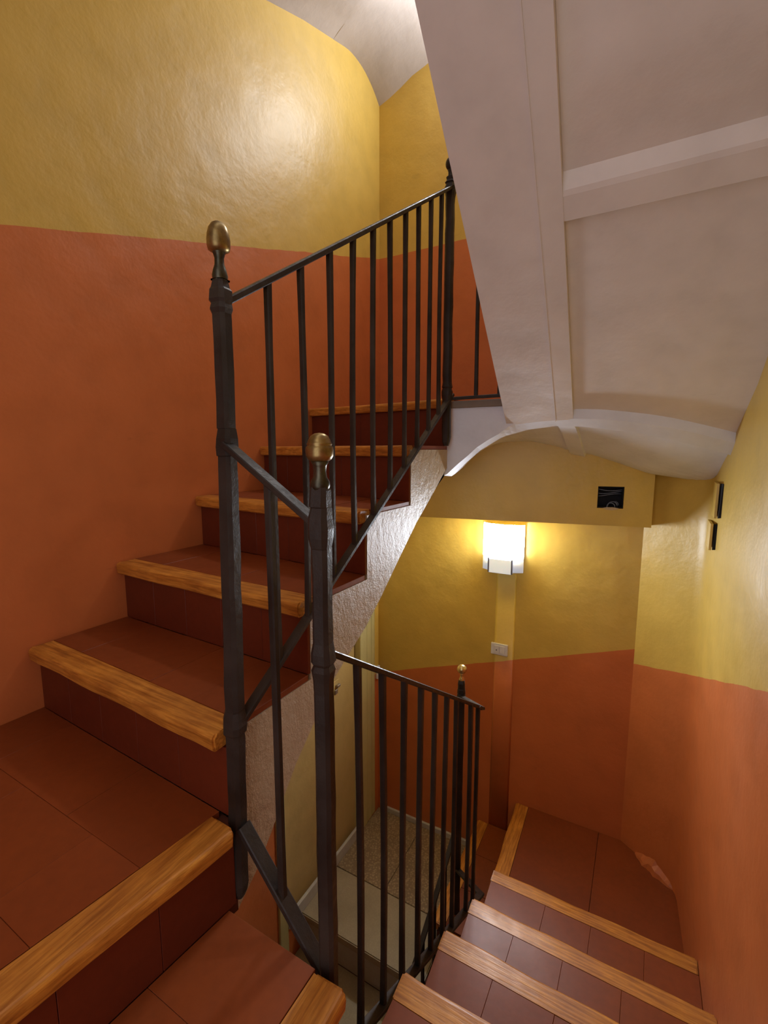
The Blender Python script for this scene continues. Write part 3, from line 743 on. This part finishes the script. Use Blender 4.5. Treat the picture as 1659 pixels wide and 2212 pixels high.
# ------------------------------------------------------------------ the iron railing (all welded together)
rail = empty('stair_railing', (-0.605, 0.552, -0.80))
tag(rail, 'dark wrought-iron stair railing with plain bars and brass-topped newel posts', 'railing')
def newel(x, y, z0, z1, s, joints=(), rot=0.0, lean=(0, 0), fat=0.0):
    """forged square newel from z0 to z1, swelling at the rail joints"""
    L_ = [(z0, 0.55), (z0 + 0.012, 0.85), (z0 + 0.03, 1.0)]
    z = z0 + 0.06; rnd = random.Random(int(x * 999 + y * 77))
    while z < z1 - 0.05:
        L_.append((z, 1.0 + rnd.uniform(-0.035, 0.035))); z += 0.045
    for j in joints: L_ += [(j - 0.03, 1.02), (j - 0.014, 1.20), (j, 1.24), (j + 0.014, 1.18), (j + 0.03, 1.0)]
    L_ += [(z1 - 0.035, 1.08), (z1 - 0.012, 1.0), (z1, 0.80)]
    L_.sort()
    bm = bmesh.new(); rings = []
    for z, k in L_:
        tl = max(0.0, (joints[1] - z) / (joints[1] - z0)) if len(joints) > 1 else 0.0; k *= 1 + fat * min(1, tl * 5)
        h = s / 2 * k; c = h * 0.42; dx, dy = rnd.uniform(-0.0007, 0.0007), rnd.uniform(-0.0007, 0.0007)
        sec = [(h, h - c), (h - c, h), (-h + c, h), (-h, h - c), (-h, -h + c), (-h + c, -h), (h - c, -h), (h, -h + c)]
        ca, sa = math.cos(rot), math.sin(rot)
        rings.append([bm.verts.new((x + dx + lean[0] * tl + a * ca - b * sa, y + dy + lean[1] * tl + a * sa + b * ca, z)) for a, b in sec])
    for a, b in zip(rings, rings[1:]):
        for j in range(8): bm.faces.new((a[j], a[(j + 1) % 8], b[(j + 1) % 8], b[j]))
    bm.faces.new(rings[0][::-1]); bm.faces.new(rings[-1])
    return link('newel_post', bm, M['iron'], rail)
def bar(x, y, z0, z1, s=0.0115, lean=0.0):
    rnd = random.Random(int(y * 1000 + x * 313 + z0 * 77))
    n = 7; pts = []; sc = []
    kx, ky = rnd.uniform(-0.002, 0.002), rnd.uniform(-0.003, 0.003)
    for i in range(n):
        t = i / (n - 1)
        pts.append((x + kx * math.sin(math.pi * t), y + ky * math.sin(math.pi * t * 1.4), z0 + (z1 - z0) * t)); sc.append(1 + rnd.uniform(-0.04, 0.04))
    sc[0] = sc[-1] = 1.12
    return link('bar', sweep(pts, s, s, up=(0, 1, 0), cham=0.35, scale=sc), M['iron'], rail)
def flat(A, B, w, h, name):
    A, B = Vector(A), Vector(B); pts = [A.lerp(B, i / 5) for i in range(6)]
    return link(name, sweep([tuple(p) for p in pts], w, h, cham=0.3), M['iron'], rail)
XA = -0.6045
p1 = (XA, 0.548); p4 = (-0.609, 1.527); p2 = (-0.404, 0.533); q = (-0.405, 1.366); p3 = (-0.550, 1.578)
# climbing run: top and bottom rail
TA, TB = Vector((XA, 0.560, 0.238)), Vector((XA, 1.545, 0.858))
flat(TA, TB, 0.017, 0.011, 'top_rail')
BA, BB_ = Vector((XA, 0.552, -0.482)), Vector((XA, 1.560, 0.192))
flat(BA, BB_, 0.020, 0.011, 'bottom_rail')
zat = lambda A, B, y: A.z + (B.z - A.z) * (y - A.y) / (B.y - A.y)
for y in (0.655, 0.748, 0.842, 0.932, 1.022, 1.110, 1.196, 1.280, 1.363, 1.443):
    bar(XA, y, zat(BA, BB_, y), zat(TA, TB, y))
# short run across the front of the well
TA2, TB2 = Vector((-0.598, 0.540, 0.010)), Vector((-0.410, 0.540, -0.112))
flat(TA2, TB2, 0.022, 0.010, 'top_rail')
BA2, BB2 = Vector((-0.598, 0.540, -0.680)), Vector((-0.412, 0.540, -0.885))
flat(BA2, BB2, 0.026, 0.012, 'bottom_rail')
bar(-0.508, 0.540, -0.782, -0.050, 0.0125)
# descending run
TA3, TB3 = Vector((-0.402, 0.545, -0.306)), Vector((-0.405, 1.366, -0.820))
flat(TA3, TB3, 0.014, 0.010, 'top_rail')
BA3, BB3 = Vector((-0.402, 0.560, -1.060)), Vector((-0.405, 1.420, -1.545))
flat(BA3, BB3, 0.022, 0.010, 'bottom_rail')
for y in (0.628, 0.715, 0.802, 0.885, 0.966, 1.047, 1.12, 1.245, 1.315): bar(-0.4035, y, zat(BA3, BB3, y), zat(TA3, TB3, y))
# turn at the far end of the well
flat((-0.405, 1.362, -0.820), (-0.550, 1.578, -0.925), 0.020, 0.009, 'top_rail')
flat((-0.405, 1.415, -1.545), (-0.550, 1.578, -1.66), 0.022, 0.010, 'bottom_rail')
bar(-0.475, 1.472, -1.60, -0.87, 0.0115)
# run down the stone flight, starting low on the far newel
TA4, TB4 = Vector((-0.56, 1.575, -1.49)), Vector((-0.585, 0.75, -2.06))
flat(TA4, TB4, 0.018, 0.010, 'top_rail')
BA4, BB4 = Vector((-0.56, 1.575, -2.16)), Vector((-0.585, 0.75, -2.72))
flat(BA4, BB4, 0.020, 0.010, 'bottom_rail')
for i in range(8):
    y = 1.48 - 0.095 * i; x = -0.56 - 0.025 * (1.575 - y) / 0.825
    bar(x, y, zat(BA4, BB4, y), zat(TA4, TB4, y))
# upper landing run and the start of the overhead run
flat((XA, 1.555, 0.885), (-0.392, 1.555, 0.905), 0.015, 0.011, 'top_rail')
flat((XA, 1.555, 0.178), (-0.392, 1.555, 0.180), 0.018, 0.010, 'bottom_rail')
bar(-0.515, 1.555, 0.178, 0.895); bar(-0.435, 1.555, 0.178, 0.90)
U0, U1 = Vector((-0.388, 1.50, 0.98)), Vector((-0.30, 0.45, 1.69))
flat(U0, U1, 0.015, 0.011, 'top_rail')
for i in range(9):
    t = (i + 0.3) / 9; p = U0.lerp(U1, t); bar(p.x, p.y, sz(p.y) + 0.15, p.z)
newel(*p1, -0.835, 0.266, 0.0258, (0.236, 0.005, -0.487), 0.1, (-0.0125, -0.007), 0.14)
newel(*p2, -1.10, -0.045, 0.0265, (-0.112, -0.315), 0.15)
newel(*p4, 0.015, 0.868, 0.0275, (0.845, 0.20), 0.1)
newel(*p3, -1.96, -0.858, 0.0255, (-0.92,), 0.3)
newel(-0.392, 1.555, 0.150, 0.95, 0.026, (0.90,), 0.0)
# finials: acorn, banded ball, small bright ball, iron ball
def fin(p, prof_neck, prof_ball, mats, n=28):
    link('neck', lathe(*p, prof_neck, n), mats[0], rail, True)
    return link('finial', lathe(*p, prof_ball, n), mats[1], rail, True)
z = 0.258
fin(p1, *[[(r_ * 0.84, z + (h_ - z) * 0.92) for r_, h_ in pr_] for pr_ in ([(0.0, z - 0.01), (0.0115, z), (0.0135, z + 0.008), (0.0145, z + 0.016), (0.012, z + 0.026), (0.009, z + 0.034), (0.0085, z + 0.044), (0.011, z + 0.052), (0.014, z + 0.0565), (0.0, z + 0.058)],
    [(0.0, z + 0.051), (0.012, z + 0.0535), (0.0195, z + 0.0575), (0.0212, z + 0.064), (0.0213, z + 0.073), (0.0202, z + 0.083), (0.0172, z + 0.092), (0.0122, z + 0.099), (0.006, z + 0.1025), (0.0, z + 0.1035)])], (M['brass_neck'], M['brass']))
z = -0.050
fin(p2, [(0.0, z - 0.012), (0.0125, z - 0.006), (0.0140, z), (0.0135, z + 0.006), (0.0100, z + 0.012), (0.0088, z + 0.020), (0.0095, z + 0.028), (0.0130, z + 0.034), (0.0, z + 0.036)],
    [(0.0, z + 0.032), (0.0120, z + 0.034), (0.0165, z + 0.037), (0.0192, z + 0.042), (0.0198, z + 0.050), (0.0192, z + 0.0545), (0.0172, z + 0.056), (0.0175, z + 0.0575), (0.0180, z + 0.059), (0.0168, z + 0.0605), (0.0158, z + 0.064), (0.0125, z + 0.070), (0.007, z + 0.0735), (0.0, z + 0.0745)], (M['brass_neck'], M['brass']))
z = -0.862
fin(p3, [(0.0, z - 0.01), (0.0095, z), (0.0105, z + 0.008), (0.0065, z + 0.016), (0.0060, z + 0.026), (0.0090, z + 0.032), (0.0, z + 0.034)],
    [(0.0, z + 0.030)] + [(0.0185 * math.sin(a), z + 0.047 - 0.0175 * math.cos(a)) for a in [math.pi * i / 12 for i in range(1, 12)]] + [(0.0, z + 0.0645)], (M['brass_bright'], M['brass_bright']))
z = 0.862
fin(p4, [(0.0, z - 0.01), (0.0115, z), (0.0125, z + 0.010), (0.0085, z + 0.020), (0.0080, z + 0.030), (0.0105, z + 0.036), (0.0, z + 0.038)],
    [(0.0, z + 0.034)] + [(0.0175 * math.sin(a), z + 0.054 - 0.020 * math.cos(a)) for a in [math.pi * i / 12 for i in range(1, 12)]] + [(0.0, z + 0.074)], (M['iron'], M['iron']))

# ------------------------------------------------------------------ wall lamps
def wall_lamp(x, y, z, label, glow):
    """x,z: centre of the fitting; y: wall face. Bent glass on a white bracket, clips at the foot"""
    r = empty('wall_lamp', (x, y, z)); tag(r, label, 'wall lamp', 'glass wall lamps')
    w, hh = 0.092, 0.108
    link('back_plate', box(x - 0.055, x + 0.055, y - 0.012, y, z - 0.09, z + 0.07, 0.003), M['plastic'], r)
    bm = bmesh.new(); n = 12; fr, bk = [], []
    def yb(t, u):    # bowed glass
        return y - 0.030 - 0.030 * (1 - u * u)
    for sgn, lst in ((0, fr), (0.004, bk)):
        for j in range(2):
            zz = (z - hh * 0.40, z + hh)[j]
            lst.append([bm.verts.new((x + w * u, yb(j, u) + sgn, zz)) for u in [-1 + 2 * i / n for i in range(n + 1)]])
    for l in (fr, bk):
        for i in range(n): bm.faces.new((l[0][i], l[0][i + 1], l[1][i + 1], l[1][i]))
    for j in range(2):
        for i in range(n): bm.faces.new((fr[j][i], fr[j][i + 1], bk[j][i + 1], bk[j][i]))
    for e in (0, n): bm.faces.new((fr[0][e], fr[1][e], bk[1][e], bk[0][e]))
    gl = link('glass', bm, M[glow], r, True); gl.data.materials.append(M['plastic'])
    for p in gl.data.polygons:
        if p.normal.y > 0.3 or abs(p.normal.z) > 0.5: p.material_index = 1
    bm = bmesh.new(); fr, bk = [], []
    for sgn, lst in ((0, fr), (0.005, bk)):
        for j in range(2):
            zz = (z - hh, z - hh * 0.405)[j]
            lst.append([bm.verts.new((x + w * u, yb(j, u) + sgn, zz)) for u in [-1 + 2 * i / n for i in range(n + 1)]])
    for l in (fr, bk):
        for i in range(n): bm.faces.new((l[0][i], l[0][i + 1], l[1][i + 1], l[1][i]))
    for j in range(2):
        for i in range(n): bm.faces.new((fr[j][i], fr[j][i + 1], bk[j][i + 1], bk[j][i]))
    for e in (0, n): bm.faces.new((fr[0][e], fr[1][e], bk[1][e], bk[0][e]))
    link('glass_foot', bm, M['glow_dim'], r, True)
    link('foot', box(x - 0.055, x + 0.050, y - 0.066, y - 0.008, z - hh - 0.006, z - hh * 0.45, 0.002), M['glow_dim'], r)  # foot is no light source; its glow is painted-in backlight
    for s in (-0.055, 0.050):
        link('clip', box(x + s - 0.003, x + s + 0.003, y - 0.069, y - 0.058, z - hh - 0.004, z - hh * 0.42, 0.001), M['clip'], r)
wall_lamp(-0.535, 2.085, -0.435, 'lit white glass wall lamp under the yellow beam above the light switch', 'glow_low')
wall_lamp(-0.62, 2.32, 1.80, 'lit white glass wall lamp high on the upper back wall, hidden by the overhead flight', 'glow')

# light switch
sw = empty('light_switch', (-0.54, 2.085, -0.93)); tag(sw, 'small white light switch plate on the yellow wall below the lamp', 'light switch')
link('plate', box(-0.582, -0.503, 2.074, 2.083, -0.958, -0.902, 0.002), M['plastic'], sw)
link('rocker', box(-0.566, -0.541, 2.0705, 2.076, -0.948, -0.912, 0.001), M['plastic'], sw)
link('rocker', box(-0.539, -0.516, 2.0715, 2.076, -0.948, -0.912, 0.001), M['plastic'], sw)
link('indicator', box(-0.557, -0.552, 2.0698, 2.0706, -0.936, -0.930), M['clip'], sw)

# access covers on the right wall
def cover(y0, y1, z0, z1, x0, x1, label, gap):
    c = empty('access_cover', (x0, y0, z0)); tag(c, label, 'access cover', 'painted access covers')
    bm = bmesh.new()
    add_poly_prism(bm, [(x0 - 0.004, y0, z0), (x1 - 0.016, y1, z0), (x1 - 0.009, y1, z0), (x0 + 0.003, y0, z0)],
                       [(x0 - 0.004, y0, z1), (x1 - 0.016, y1, z1), (x1 - 0.009, y1, z1), (x0 + 0.003, y0, z1)])
    link('panel', bm, M['beam'], c)
    bm = bmesh.new()
    add_poly_prism(bm, [(x1 - 0.0065, y1 - gap, z0 + 0.004), (x1 + 0.004, y1 - gap, z0 + 0.004), (x1 + 0.002, y1 + 0.01, z0), (x1 - 0.0065, y1 + 0.004, z0)],
                       [(x1 - 0.002, y1 - gap, z1), (x1 + 0.004, y1 - gap, z1), (x1 + 0.002, y1 + 0.01, z1), (x1 - 0.007, y1 + 0.004, z1)])
    link('gap', bm, M['dark'], c)  # solid black wedge painted as the shade behind the tilted cover
cover(1.895, 1.775, -0.214, -0.104, 0.210, 0.217, 'upper, larger painted access cover on the right wall just under the vault', 0.014)
cover(1.925, 1.805, -0.322, -0.236, 0.205, 0.214, 'lower, smaller painted access cover on the right wall with a thin dark gap', 0.005)
